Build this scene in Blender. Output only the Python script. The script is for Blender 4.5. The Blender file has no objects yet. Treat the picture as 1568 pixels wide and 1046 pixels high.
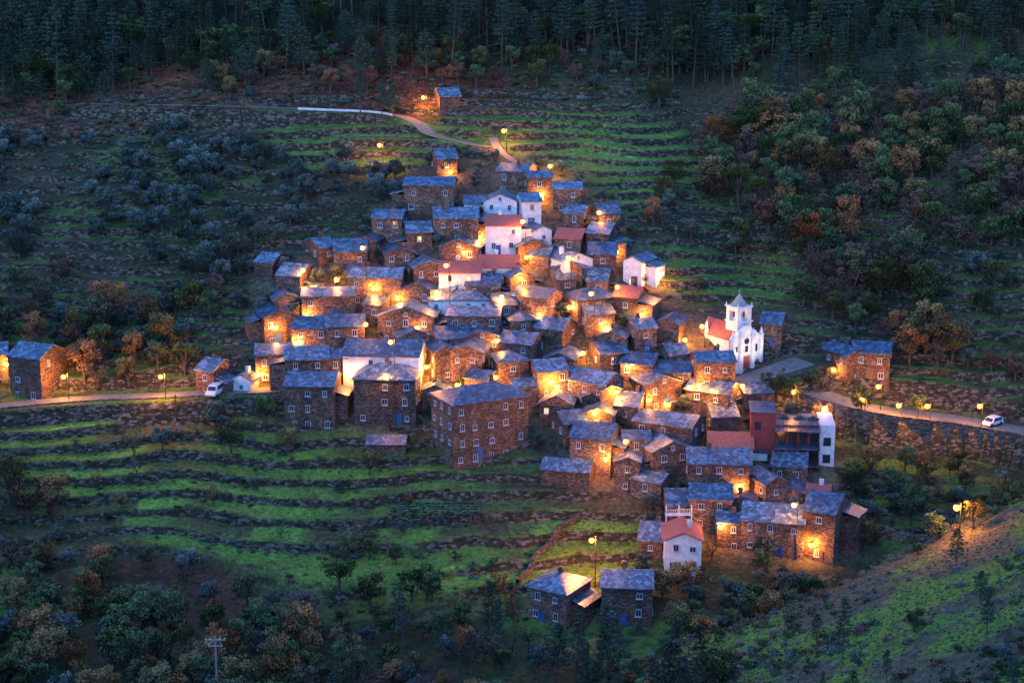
import bpy, math, random
import numpy as np
from mathutils import Vector, Matrix
from mathutils.bvhtree import BVHTree
random.seed(7); rng = np.random.default_rng(7)
sc = bpy.context.scene
R = math.radians
F, CU, CV, PIT = 2486.0, 784.0, 523.0, R(13)
cp, sp = math.cos(PIT), math.sin(PIT)

# ------------------------------------------------------------------ camera
cam = bpy.data.cameras.new("camera"); cam.lens = 36*F/1568; cam.sensor_width = 36
cam.clip_start = 1; cam.clip_end = 6000
co = bpy.data.objects.new("camera", cam); sc.collection.objects.link(co)
co.rotation_euler = (R(90)-PIT, 0, 0); sc.camera = co

def ray(u, v):
    a = (u-CU)/F; b = -(v-CV)/F
    return Vector((a, cp+b*sp, -sp+b*cp)).normalized()

# ------------------------------------------------------------------ terrain function
def ss(a, b, x):
    t = np.clip((x-a)/(b-a), 0, 1); return t*t*(3-2*t)
def vn(x, y, s=0):
    xi = np.floor(x); yi = np.floor(y); xf = x-xi; yf = y-yi
    h = lambda i, j: np.modf(np.abs(np.sin(i*127.1+j*311.7+s*74.7)*43758.5453))[0]
    ux = xf*xf*(3-2*xf); uy = yf*yf*(3-2*yf)
    return (h(xi, yi)*(1-ux)+h(xi+1, yi)*ux)*(1-uy)+(h(xi, yi+1)*(1-ux)+h(xi+1, yi+1)*ux)*uy
def fbm(x, y, s=0, o=4):
    r = 0; a = .5; t = 0
    for i in range(o):
        r = r+a*vn(x*2**i, y*2**i, s+i*3.1); t += a; a *= .5
    return r/t
py_ = [-2000, -300, -100, 0, 50, 100, 150, 195, 213, 230, 243, 256, 272, 289, 305, 328, 350, 376, 500, 700, 1500]
pz_ = [60, 45, 25, -4, -45, -80, -95, -90.5, -89.3, -86, -80, -73, -62.8, -51.8, -42.2, -32.1, -20.4, -7.3, 60, 150, 300]
YY = np.arange(-2000, 1501, 1.0); ZZ = np.interp(YY, py_, pz_)
ZZ = np.convolve(np.pad(ZZ, 4, mode='edge'), np.ones(9)/9, 'valid')

def Hs(x, y):
    x = np.asarray(x, float); y = np.asarray(y, float)
    sh = 14*ss(55, 100, x)*ss(262, 288, y) - 9*np.exp(-((x-44-5*np.sin(y/30))/10)**2)*ss(272, 300, y)
    sh = sh - 7*ss(45, 115, -x)*ss(255, 290, y)
    sh = sh + 9*(fbm(x/45, y/45, 1, 3)-.5)*(ss(300, 320, y)+ss(60, 90, np.abs(x))+.25)
    z = np.interp(y+sh, YY, ZZ)
    xx = np.minimum(x, 80)
    hr = -51.9+.4755*xx-.2126*y-.9*np.maximum(0, y-188-2*np.sin(x/7)) + 3.6*(fbm(x/14, y/14, 9)-.5)
    hr = np.where((y > 40), hr, -500)
    d = z-hr
    z = .5*(z+hr+np.sqrt(d*d+4)) - 1/np.sqrt(1+(d/6)**2)
    z = z + .5*(fbm(x/6, y/6, 5, 2)-.5)
    return z

def march(fn, u, v, off=0.0, t0=90, t1=900):
    d = ray(u, v)
    for a, b in ((t0, 420), (420, t1)):
        t = np.arange(a, b, .2)
        x, y, z = d.x*t, d.y*t, d.z*t
        hit = np.nonzero(fn(x, y)+off > z)[0]
        if len(hit): break
    k = hit[0] if len(hit) else len(t)-1
    return Vector((x[k], y[k], z[k])), t[k]

def poly_world(pts):
    return np.array([[p.x, p.y] for p in (march(Hs, u, v)[0] for u, v in pts)])
def inpoly(P, x, y):
    c = np.zeros(np.shape(x), bool); n = len(P); j = n-1
    for i in range(n):
        xi, yi = P[i]; xj, yj = P[j]
        if yi != yj:
            c ^= ((yi > y) != (yj > y)) & (x < (xj-xi)*(y-yi)/(yj-yi)+xi)
        j = i
    return c
def soft(P, x, y, j=2.5, s=3):
    a = 0
    for k in range(5):
        dx = j*math.cos(k*2.4)*(.4+.15*k); dy = j*math.sin(k*2.4)*(.4+.15*k)
        nx = 5*(fbm(x/8, y/8, s)-.5); ny = 5*(fbm(x/8, y/8, s+7)-.5)
        a = a+inpoly(P, x+dx+nx, y+dy+ny)
    return a/5.0

Z = {
 'village': poly_world([(385,400),(560,350),(620,262),(760,225),(870,245),(1000,380),(1030,450),(1215,480),(1225,560),(1280,640),(1310,860),(1130,860),(1010,790),(870,735),(800,680),(650,655),(430,655),(375,590)]),
 'core': poly_world([(420,420),(560,380),(640,330),(700,290),(850,290),(960,380),(985,480),(1110,600),(1180,650),(1180,800),(1130,830),(1060,800),(960,740),(840,640),(640,610),(530,600),(400,590)]),
 'meadow': poly_world([(110,630),(440,665),(660,715),(850,745),(1010,800),(960,885),(800,905),(600,905),(390,870),(120,790),(0,730),(0,650)]),
 'upmeadow': poly_world([(380,185),(650,178),(720,190),(700,235),(620,262),(440,255)]),
 'terr': poly_world([(780,165),(930,160),(1055,200),(1065,275),(960,335),(850,300),(770,240)]),
 'terr2': poly_world([(1000,370),(1190,375),(1210,455),(1040,455)]),
 'terr3': poly_world([(1440,400),(1600,380),(1600,600),(1480,560)]),
 'brack': poly_world([(-100,150),(330,90),(600,40),(760,110),(780,165),(560,160),(380,190),(200,200),(-100,240)]),
 'brack2': poly_world([(60,830),(330,850),(420,930),(260,960),(50,900)]),
 'lampglow': poly_world([(850,800),(985,800),(975,870),(900,900),(800,895)]),
}
# ---- roads
def densify(pts, step=.6):
    P = [march(Hs, u, v)[0] for u, v in pts]
    out = []
    n = len(P)
    for i in range(n-1):
        a, b, c, d = P[max(i-1, 0)], P[i], P[i+1], P[min(i+2, n-1)]
        m = max(2, int((c-b).length/step))
        for k in range(m):
            t = k/m
            out.append(.5*((2*b)+(c-a)*t+(2*a-5*b+4*c-d)*t*t+(3*b-a-3*c+d)*t**3))
    out.append(P[-1]); A = np.array(out)
    z = A[:, 2]; k = min(31, (len(z)//2)*2-1)
    A[:, 2] = np.convolve(np.pad(z, k//2, mode='edge'), np.ones(k)/k, 'valid')
    return A
roads = {
 'main_road': (densify([(1225,585),(1260,606),(1300,622),(1360,632),(1440,640),(1510,650),(1600,668),(1720,690)]), 3.2),
 'church_square': (densify([(1105,592),(1150,580),(1195,566),(1232,548)]), 3.0),
 'valley_road': (densify([(-120,632),(-40,626),(40,618),(130,610),(230,606),(330,602),(430,596)]), 1.8),
 'upper_road': (densify([(120,160),(220,161),(330,163),(430,166),(520,170),(600,173),(640,188),(662,210),(720,222),(752,228)]), 1.5),
 'farm_track': (densify([(530,210),(600,209),(660,212)]), .9),
 'stepped_path': (densify([(755,205),(762,228),(780,245),(806,262)]), .9),
}
STEP = 1.9
def tphase(x, y):
    return 4.6*fbm(x/27, y/27, 21, 2)+.5*fbm(x/6, y/6, 23, 2)
def H0(x, y):
    z = Hs(x, y)
    s = STEP
    w = ss(200, 212, y)*(1-ss(338, 350, y))
    vill = soft(Z['village'], x, y)
    w = w*(1-.75*vill)*(.7+.28*ss(.36, .5, fbm(x/15, y/15, 27, 2)))
    nz = tphase(x, y)
    t = (z+nz)/s; k = np.floor(t); f = t-k
    zt = s*(k+.1*f+.9*ss(.74, 1.0, f))-nz
    return z*(1-w)+zt*w
def riser(x, y):
    return np.modf((Hs(x, y)+tphase(x, y))/STEP+100)[0] > .66
def H(x, y):
    x = np.atleast_1d(np.asarray(x, float)); y = np.atleast_1d(np.asarray(y, float)); shp = x.shape
    x = x.ravel(); y = y.ravel(); z = H0(x, y)
    for nm, (A, hw) in roads.items():
        m = (x > A[:, 0].min()-16) & (x < A[:, 0].max()+16) & (y > A[:, 1].min()-16) & (y < A[:, 1].max()+16)
        idx = np.nonzero(m)[0]
        if not len(idx): continue
        for c in range(0, len(idx), 20000):
            ii = idx[c:c+20000]
            dx = x[ii, None]-A[None, :, 0]; dy = y[ii, None]-A[None, :, 1]
            d2 = dx*dx+dy*dy; j = d2.argmin(1); d = np.sqrt(d2[np.arange(len(ii)), j]); rz = A[j, 2]
            b = 1-ss(hw+1.0, hw+3.2, d)
            zz = z[ii]
            if nm == 'main_road':
                cs = (y[ii] < A[j, 1]) & (A[j, 0] > 52) & (d > hw+.9)
                low = rz-4.6-.35*(d-hw)
                mk = cs & (d < 14)
                b = np.where(mk, 0, b)
                wv = 1-ss(8, 14, d)
                zz = np.where(mk, zz*(1-wv)+np.minimum(zz, low)*wv, zz)
            z[ii] = zz*(1-b)+rz*b
    return z.reshape(shp)
def hz(x, y): return float(H(x, y)[0])

# ------------------------------------------------------------------ mesh helpers
class MB:
    def __init__(s): s.v = []; s.f = []; s.m = []; s.a = []
    def add(s, vs, fs, m=0):
        o = len(s.v); s.v += [tuple(p) for p in vs]
        for f in fs: s.f.append([i+o for i in f]); s.m.append(m)
    def box(s, x0, x1, y0, y1, z0, z1, m=0):
        s.add([(x0,y0,z0),(x1,y0,z0),(x1,y1,z0),(x0,y1,z0),(x0,y0,z1),(x1,y0,z1),(x1,y1,z1),(x0,y1,z1)],
              [(3,2,1,0),(4,5,6,7),(0,1,5,4),(1,2,6,5),(2,3,7,6),(3,0,4,7)], m)
    def tube(s, p0, p1, r0, r1, n=8, m=0, cap=True):
        p0 = Vector(p0); p1 = Vector(p1); d = (p1-p0).normalized()
        a = d.cross(Vector((0, 0, 1)) if abs(d.z) < .9 else Vector((1, 0, 0))).normalized(); b = d.cross(a)
        vs = []
        for p, r in ((p0, r0), (p1, r1)):
            for i in range(n):
                t = 2*math.pi*i/n; vs.append(p+a*r*math.cos(t)+b*r*math.sin(t))
        fs = [(i, (i+1) % n, n+(i+1) % n, n+i) for i in range(n)]
        if cap: fs += [tuple(range(n))[::-1], tuple(range(n, 2*n))]
        s.add(vs, fs, m)
    def ball(s, r, n=12, k=7, z0=0, m=0):
        vs = [(0, 0, z0-r)]
        for j in range(1, k):
            a = math.pi*j/k
            for i in range(n): t = 2*math.pi*i/n; vs.append((r*math.sin(a)*math.cos(t), r*math.sin(a)*math.sin(t), z0-r*math.cos(a)))
        vs.append((0, 0, z0+r)); fs = []
        for i in range(n): fs.append((0, 1+(i+1) % n, 1+i)); fs.append((len(vs)-1, 1+(k-2)*n+i, 1+(k-2)*n+(i+1) % n))
        for j in range(k-2):
            for i in range(n): a = 1+j*n+i; c = 1+j*n+(i+1) % n; fs.append((a, c, c+n, a+n))
        s.add(vs, fs, m)
    def obj(s, name, mats, parent=None, smooth=False):
        me = bpy.data.meshes.new(name); me.from_pydata(s.v, [], s.f)
        for mt in mats: me.materials.append(mt)
        me.polygons.foreach_set('material_index', s.m)
        if smooth: me.polygons.foreach_set('use_smooth', [True]*len(s.f))
        if s.a:
            at = me.attributes.new('lv', 'FLOAT', 'POINT'); at.data.foreach_set('value', s.a)
        me.update()
        o = bpy.data.objects.new(name, me); sc.collection.objects.link(o)
        if parent: o.parent = parent
        return o
def empty(name, loc, yaw=0):
    e = bpy.data.objects.new(name, None); sc.collection.objects.link(e)
    e.location = loc; e.rotation_euler = (0, 0, yaw); e.empty_display_size = .5; return e

# ------------------------------------------------------------------ materials
def newmat(name):
    m = bpy.data.materials.new(name); m.use_nodes = True; nt = m.node_tree
    return m, nt, nt.nodes['Principled BSDF']
def N(nt, t, **k):
    n = nt.nodes.new(t)
    for a, b in k.items(): setattr(n, a, b)
    return n
def L(nt, a, b): nt.links.new(a, b)
def mix(nt, fac, a, b, typ='MIX'):
    n = nt.nodes.new('ShaderNodeMix'); n.data_type = 'RGBA'; n.blend_type = typ
    for sock, val in ((n.inputs[0], fac), (n.inputs[6], a), (n.inputs[7], b)):
        if hasattr(val, 'links'): L(nt, val, sock)
        elif isinstance(val, (int, float)): sock.default_value = val
        else: sock.default_value = (*val, 1)
    return n.outputs[2]
def ramp(nt, src, stops):
    n = nt.nodes.new('ShaderNodeValToRGB'); el = n.color_ramp.elements
    while len(el) < len(stops): el.new(.5)
    for e, (p, c) in zip(el, stops):
        e.position = p; e.color = (*c, 1) if len(c) == 3 else c
    L(nt, src, n.inputs[0]); return n.outputs[0]
def coords(nt, scale=(1, 1, 1), kind='Object'):
    tc = N(nt, 'ShaderNodeTexCoord'); mp = N(nt, 'ShaderNodeMapping'); mp.inputs['Scale'].default_value = scale
    L(nt, tc.outputs[kind], mp.inputs[0]); return mp.outputs[0]
def bump(nt, src, bs, st=.5, d=.1):
    b = N(nt, 'ShaderNodeBump'); b.inputs['Strength'].default_value = abs(st); b.inputs['Distance'].default_value = d; b.invert = st < 0
    L(nt, src, b.inputs['Height']); L(nt, b.outputs[0], bs.inputs['Normal'])

def stone_mat(name, c1, c2, c3, scale=2.0):
    m, nt, bs = newmat(name)
    c = coords(nt, (1, 1, 2.2))
    vo = N(nt, 'ShaderNodeTexVoronoi'); vo.inputs['Scale'].default_value = scale; L(nt, c, vo.inputs['Vector'])
    sep = N(nt, 'ShaderNodeSeparateColor'); L(nt, vo.outputs['Color'], sep.inputs[0])
    col = ramp(nt, sep.outputs[0], [(0, c1), (.5, c2), (1, c3)])
    e = ramp(nt, vo.outputs['Distance'], [(.4, (1, 1, 1)), (.75, (.35, .35, .35))])
    col = mix(nt, 1.0, col, e, 'MULTIPLY')
    no = N(nt, 'ShaderNodeTexNoise'); no.inputs['Scale'].default_value = .5; no.inputs['Detail'].default_value = 3
    L(nt, coords(nt), no.inputs['Vector'])
    nn = ramp(nt, no.outputs[0], [(.3, (.55, .53, .56)), (.7, (1.25, 1.18, 1.1))])
    col = mix(nt, 1.0, col, nn, 'MULTIPLY')
    oi = N(nt, 'ShaderNodeObjectInfo')
    rr = ramp(nt, oi.outputs['Random'], [(0, (.68, .62, .64)), (.5, (1.05, .88, .8)), (1, (1.25, 1.17, 1.15))])
    col = mix(nt, 1.0, col, rr, 'MULTIPLY')
    L(nt, col, bs.inputs['Base Color']); bs.inputs['Roughness'].default_value = .85
    bump(nt, vo.outputs['Distance'], bs, -.7, .12); return m
M_stone = stone_mat('schist_stone', (.105, .07, .056), (.205, .135, .10), (.34, .235, .175), 2.7)
M_wall = stone_mat('dry_stone', (.09, .075, .06), (.16, .13, .10), (.25, .21, .17), 1.8)

def slate_mat():
    m, nt, bs = newmat('slate_roof')
    c = coords(nt, (1, 1, 1))
    vo = N(nt, 'ShaderNodeTexVoronoi'); vo.inputs['Scale'].default_value = 2.1; L(nt, c, vo.inputs['Vector'])
    sep = N(nt, 'ShaderNodeSeparateColor'); L(nt, vo.outputs['Color'], sep.inputs[0])
    col = ramp(nt, sep.outputs[0], [(0, (.035, .055, .085)), (.55, (.085, .125, .18)), (1, (.20, .265, .34))])
    no = N(nt, 'ShaderNodeTexNoise'); no.inputs['Scale'].default_value = .7; no.inputs['Detail'].default_value = 4
    L(nt, c, no.inputs['Vector'])
    f = ramp(nt, no.outputs[0], [(.5, (0, 0, 0)), (.72, (1, 1, 1))])
    col = mix(nt, f, col, (.07, .068, .065))
    oi = N(nt, 'ShaderNodeObjectInfo')
    rr = ramp(nt, oi.outputs['Random'], [(0, (.5, .6, .72)), (.6, (.95, .97, 1)), (1, (1.45, 1.35, 1.3))])
    col = mix(nt, 1.0, col, rr, 'MULTIPLY')
    L(nt, col, bs.inputs['Base Color']); bs.inputs['Roughness'].default_value = .4
    bump(nt, sep.outputs[0], bs, .8, .12); return m
M_slate = slate_mat()
def noisy(name, a, b, rough=.7, sc_=1.2, bst=.2, metal=0):
    m, nt, bs = newmat(name); no = N(nt, 'ShaderNodeTexNoise'); no.inputs['Scale'].default_value = sc_; no.inputs['Detail'].default_value = 3
    L(nt, coords(nt), no.inputs['Vector'])
    L(nt, ramp(nt, no.outputs[0], [(.3, a), (.7, b)]), bs.inputs['Base Color'])
    bs.inputs['Roughness'].default_value = rough; bs.inputs['Metallic'].default_value = metal
    return m
M_white = noisy('whitewash', (.54, .55, .58), (.80, .80, .80))
def tile_mat():
    m, nt, bs = newmat('clay_tile'); c = coords(nt, (1, 1, 1))
    wv = N(nt, 'ShaderNodeTexWave'); wv.inputs['Scale'].default_value = 1.6; wv.inputs['Distortion'].default_value = .6
    wv.wave_type = 'BANDS'; wv.bands_direction = 'DIAGONAL'; L(nt, c, wv.inputs['Vector'])
    no = N(nt, 'ShaderNodeTexNoise'); no.inputs['Scale'].default_value = 3; no.inputs['Detail'].default_value = 4; L(nt, c, no.inputs['Vector'])
    col = ramp(nt, no.outputs[0], [(.3, (.36, .08, .06)), (.7, (.58, .17, .12))])
    col = mix(nt, .35, col, wv.outputs[0], 'MULTIPLY')
    L(nt, col, bs.inputs['Base Color']); bs.inputs['Roughness'].default_value = .7; bump(nt, wv.outputs[0], bs, .6, .1); return m
M_tile = tile_mat()
M_frame = noisy('painted_frame', (.40, .42, .46), (.56, .58, .61))
M_glass = noisy('window_glass', (.02, .025, .035), (.04, .05, .06), .12)
M_blue = noisy('blue_paint', (.03, .09, .24), (.05, .13, .32), .5)
M_wood = noisy('weathered_wood', (.09, .05, .03), (.16, .10, .06), .7)
M_metal = noisy('dark_metal', (.03, .03, .035), (.06, .06, .06), .45, metal=.6)
M_conc = noisy('concrete', (.28, .27, .25), (.42, .40, .37), .85)
M_redp = noisy('red_render', (.26, .04, .03), (.34, .06, .05), .7)
M_asph = noisy('road_surface', (.13, .12, .105), (.22, .20, .175), .85, .9)
M_rub = noisy('tyre_rubber', (.015, .015, .015), (.03, .03, .03), .8)
M_car = noisy('white_car_paint', (.70, .71, .73), (.78, .78, .8), .3, .5)
def nosample(m):
    try: m.cycles.emission_sampling = 'NONE'
    except Exception: pass
def emat(name, c, s):
    m, nt, bs = newmat(name); bs.inputs['Emission Color'].default_value = (*c, 1); bs.inputs['Emission Strength'].default_value = s
    bs.inputs['Base Color'].default_value = (.5, .4, .3, 1); nosample(m); return m
M_lit = emat('lit_window', (1, .5, .13), 1.6)
M_globe = bpy.data.materials.new('lamp_globe_glass'); M_globe.use_nodes = True; nt = M_globe.node_tree; nt.nodes.clear()
o_ = nt.nodes.new('ShaderNodeOutputMaterial'); ad = nt.nodes.new('ShaderNodeAddShader'); tr = nt.nodes.new('ShaderNodeBsdfTransparent'); em = nt.nodes.new('ShaderNodeEmission')
em.inputs[0].default_value = (1, .40, .09, 1); em.inputs[1].default_value = 2.1
nt.links.new(tr.outputs[0], ad.inputs[0]); nt.links.new(em.outputs[0], ad.inputs[1]); nt.links.new(ad.outputs[0], o_.inputs[0]); nosample(M_globe)

# ------------------------------------------------------------------ ground sheet
def axis(a, b, st, outs, grow=1.35):
    c = list(np.arange(a, b+1e-6, st)); s = st; lo = c[0]; L_ = []
    while lo > outs[0]: s *= grow; lo -= s; L_.append(lo)
    s = st; hi = c[-1]; H_ = []
    while hi < outs[1]: s *= grow; hi += s; H_.append(hi)
    return np.array(L_[::-1]+c+H_)
xs = axis(-125, 125, .8, (-1800, 1800))
ys = np.concatenate([axis(110, 199.9, 1.1, (-600, 100)), np.arange(200.4, 345, .4), axis(345.5, 470, 1.3, (400, 1500))])
ys = np.unique(np.round(ys, 3)); ys = ys[(ys > -900)]
good = [ys[0]]
for q in ys[1:]:
    if q-good[-1] > .3: good.append(q)
ys = np.array(good)
GX, GY = np.meshgrid(xs, ys); nx, ny = len(xs), len(ys)
gx, gy = GX.ravel(), GY.ravel(); gz = H(gx, gy)
me = bpy.data.meshes.new('ground'); nv = nx*ny
me.vertices.add(nv); me.vertices.foreach_set('co', np.stack([gx, gy, gz], 1).ravel())
ii, jj = np.meshgrid(np.arange(nx-1), np.arange(ny-1)); b0 = (jj*nx+ii).ravel()
q = np.stack([b0, b0+1, b0+1+nx, b0+nx], 1); nf = len(q)
me.loops.add(nf*4); me.loops.foreach_set('vertex_index', q.ravel())
me.polygons.add(nf); me.polygons.foreach_set('loop_start', np.arange(nf)*4); me.polygons.foreach_set('loop_total', np.full(nf, 4))
me.polygons.foreach_set('use_smooth', np.ones(nf, bool)); me.update(); me.validate()
def C(*c): return np.array(c)[None, :]
n1 = fbm(gx/9, gy/9, 31, 4)[:, None]; n2 = fbm(gx/3.0, gy/3.0, 41, 3)[:, None]; n3 = fbm(gx/25, gy/25, 51, 3)[:, None]
def lerp(a, b, t): return a*(1-t)+b*t
# every terrace is divided into plots that are cropped, mown or left wild differently
kk_ = np.floor((Hs(gx, gy)+tphase(gx, gy))/STEP)
hk = np.modf(np.abs(np.sin(kk_*12.9898)*437.58))[0]
cell = np.floor((gx+17*hk)/(9+14*hk))
plot = np.modf(np.abs(np.sin(kk_*12.9898+cell*78.233)*43758.5453))[0][:, None]
col = lerp(C(.035, .048, .022), C(.075, .062, .035), ss(.35, .65, n1))
col = lerp(col, C(.085, .15, .032), .9*ss(.42, .55, n3)*ss(.36, .48, n2)*ss(.1, .4, plot))
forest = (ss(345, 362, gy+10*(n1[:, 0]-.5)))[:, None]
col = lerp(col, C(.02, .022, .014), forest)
def put(name, c, k=1.0, var=.6):
    global col
    w = soft(Z[name], gx, gy)[:, None]*k
    col = lerp(col, C(*c)*(1-var/2+var*n2)*(.7+.5*plot), w)
put('brack', (.16, .045, .035), .75, 1.0); put('brack2', (.11, .05, .035), .6, 1)
put('meadow', (.13, .245, .042), .92); put('upmeadow', (.135, .22, .04), .85); put('terr', (.135, .225, .042), .9); put('terr2', (.115, .20, .04), .85); put('terr3', (.09, .15, .03), .7)
inm = soft(Z['meadow'], gx, gy)[:, None] > .3
col = np.where(inm, lerp(col, C(.085, .065, .036), .65*ss(.53, .66, n1)), col)
col = np.where(inm & (plot < .13), lerp(col, C(.075, .06, .038), .7), col)
put('lampglow', (.15, .22, .03), .9, .4)  # meadow around the tall lamp: its yellow-green light painted into the ground colour
put('village', (.12, .092, .07), .8, .5)
hillR = ((gx > 15)*(gy < 200)*(gy > 60)*ss(-86, -82, gz))[:, None]
col = lerp(col, lerp(C(.12, .21, .036), C(.11, .095, .06), ss(.5, .62, n1)), hillR)
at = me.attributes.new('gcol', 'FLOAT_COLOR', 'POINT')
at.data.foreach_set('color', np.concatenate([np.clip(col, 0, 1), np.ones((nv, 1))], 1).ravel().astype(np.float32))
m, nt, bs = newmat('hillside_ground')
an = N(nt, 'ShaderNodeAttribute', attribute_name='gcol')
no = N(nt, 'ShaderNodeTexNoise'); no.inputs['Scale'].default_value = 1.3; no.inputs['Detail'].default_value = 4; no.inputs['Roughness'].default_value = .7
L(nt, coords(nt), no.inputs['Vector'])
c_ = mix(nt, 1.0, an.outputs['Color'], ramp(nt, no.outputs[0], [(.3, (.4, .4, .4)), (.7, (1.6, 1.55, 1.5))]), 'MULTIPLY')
geo = N(nt, 'ShaderNodeNewGeometry'); sx = N(nt, 'ShaderNodeSeparateXYZ'); L(nt, geo.outputs['Normal'], sx.inputs[0])
st = ramp(nt, sx.outputs[2], [(.66, (1, 1, 1)), (.86, (0, 0, 0))])
vo = N(nt, 'ShaderNodeTexVoronoi'); vo.inputs['Scale'].default_value = 1.6; L(nt, coords(nt, (1, 1, 2)), vo.inputs['Vector'])
sv = N(nt, 'ShaderNodeSeparateColor'); L(nt, vo.outputs['Color'], sv.inputs[0])
rock = ramp(nt, sv.outputs[0], [(0, (.02, .022, .012)), (.6, (.055, .045, .03)), (1, (.19, .15, .115))])
c_ = mix(nt, st, c_, rock)
L(nt, c_, bs.inputs['Base Color']); bs.inputs['Roughness'].default_value = .95; bs.inputs['Specular IOR Level'].default_value = .15
bump(nt, no.outputs[0], bs, .9, .35)
me.materials.append(m); go = bpy.data.objects.new('ground', me); sc.collection.objects.link(go)

# ------------------------------------------------------------------ road ribbons & walls
def side_pts(A, off):
    T = np.gradient(A[:, :2], axis=0); T /= np.linalg.norm(T, axis=1)[:, None]+1e-9
    Nn = np.stack([T[:, 1], -T[:, 0]], 1)
    return A[:, :2]+Nn*off
for nm, (A, hw) in roads.items():
    b = MB(); l = side_pts(A, -hw); r = side_pts(A, hw); n = len(A)
    vs = []
    for i in range(n):
        vs += [(l[i, 0], l[i, 1], A[i, 2]+.07), (A[i, 0], A[i, 1], A[i, 2]+.1), (r[i, 0], r[i, 1], A[i, 2]+.07)]
    fs = []
    for i in range(n-1):
        fs += [(3*i, 3*i+1, 3*i+4, 3*i+3), (3*i+1, 3*i+2, 3*i+5, 3*i+4)]
    b.add(vs, fs); b.obj(nm, [M_asph])
def wall_along(name, A, off, th, up, dn, mat, parent=None):
    a = side_pts(A, off); c = side_pts(A, off+th); b = MB()
    for i in range(len(A)-1):
        z0 = A[i, 2]; z1 = A[i+1, 2]
        vs = [(a[i,0],a[i,1],z0-dn),(a[i+1,0],a[i+1,1],z1-dn),(c[i+1,0],c[i+1,1],z1-dn),(c[i,0],c[i,1],z0-dn),
              (a[i,0],a[i,1],z0+up),(a[i+1,0],a[i+1,1],z1+up),(c[i+1,0],c[i+1,1],z1+up),(c[i,0],c[i,1],z0+up)]
        b.add(vs, [(4,5,6,7),(0,1,5,4),(2,3,7,6)])
    return b.obj(name, [mat])
A = roads['main_road'][0]; A1 = A[A[:, 0] > 50]
wall_along('stone_retaining_wall', A1, 3.5, .5, .55, 7.5, M_wall)
A = roads['upper_road'][0]; k = (A[:, 0] > -44) & (A[:, 0] < -24)
wall_along('road_parapet_wall', A[k], 1.6, .3, .45, 1.5, M_white)
A = roads['valley_road'][0]; wall_along('low_road_wall', A, 1.9, .4, .25, 2.6, M_wall)
def px_wall(name, pts, up=.4, dn=1.3, th=.5, mat=None):
    A = densify(pts, 1.0); A[:, 2] = H(A[:, 0], A[:, 1]); wall_along(name, A, 0, th, up, dn, mat or M_wall)
px_wall('garden_wall', [(790,895),(812,862),(850,815),(885,785)], .9, 2)
px_wall('garden_wall', [(1300,806),(1360,812),(1420,818)], .9, 2)
px_wall('garden_wall', [(965,745),(1000,765),(1015,790)], .8, 2)

# ------------------------------------------------------------------ houses
HV, HF = [], []       # world geometry for survey ray casts
foot = []             # footprints
def collect(mb, mat):
    o = len(HV)
    for p in mb.v: HV.append(mat @ Vector(p))
    for f in mb.f: HF.append([i+o for i in f])
def window(b, face, W, D, s, z, w=.95, h=1.2, lit=False):
    def T(x, y, zz):
        if face == 0: return (x, -D/2-y, zz)
        if face == 1: return (-W/2-y, -x, zz)
        return (W/2+y, x, zz)
    def bx(x0, x1, y0, y1, z0, z1, m):
        vs = [T(*p) for p in ((x0,y1,z0),(x1,y1,z0),(x1,y0,z0),(x0,y0,z0),(x0,y1,z1),(x1,y1,z1),(x1,y0,z1),(x0,y0,z1))]
        b.add(vs, [(3,2,1,0),(4,5,6,7),(0,1,5,4),(1,2,6,5),(3,0,4,7)], m)
    f = .085
    bx(s-w/2, s-w/2+f, -.02, .08, z, z+h, 0); bx(s+w/2-f, s+w/2, -.02, .08, z, z+h, 0)
    bx(s-w/2+f, s+w/2-f, -.02, .08, z, z+f, 0); bx(s-w/2+f, s+w/2-f, -.02, .08, z+h-f, z+h, 0)
    bx(s-.03, s+.03, -.02, .06, z+f, z+h-f, 0)
    bx(s-w/2+f, s-.03, -.02, .02, z+f, z+h-f, 2 if lit else 1); bx(s+.03, s+w/2-f, -.02, .02, z+f, z+h-f, 2 if lit else 1)
    bx(s-w/2-.1, s+w/2+.1, -.02, .13, z-.1, z-.002, 0)
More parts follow.
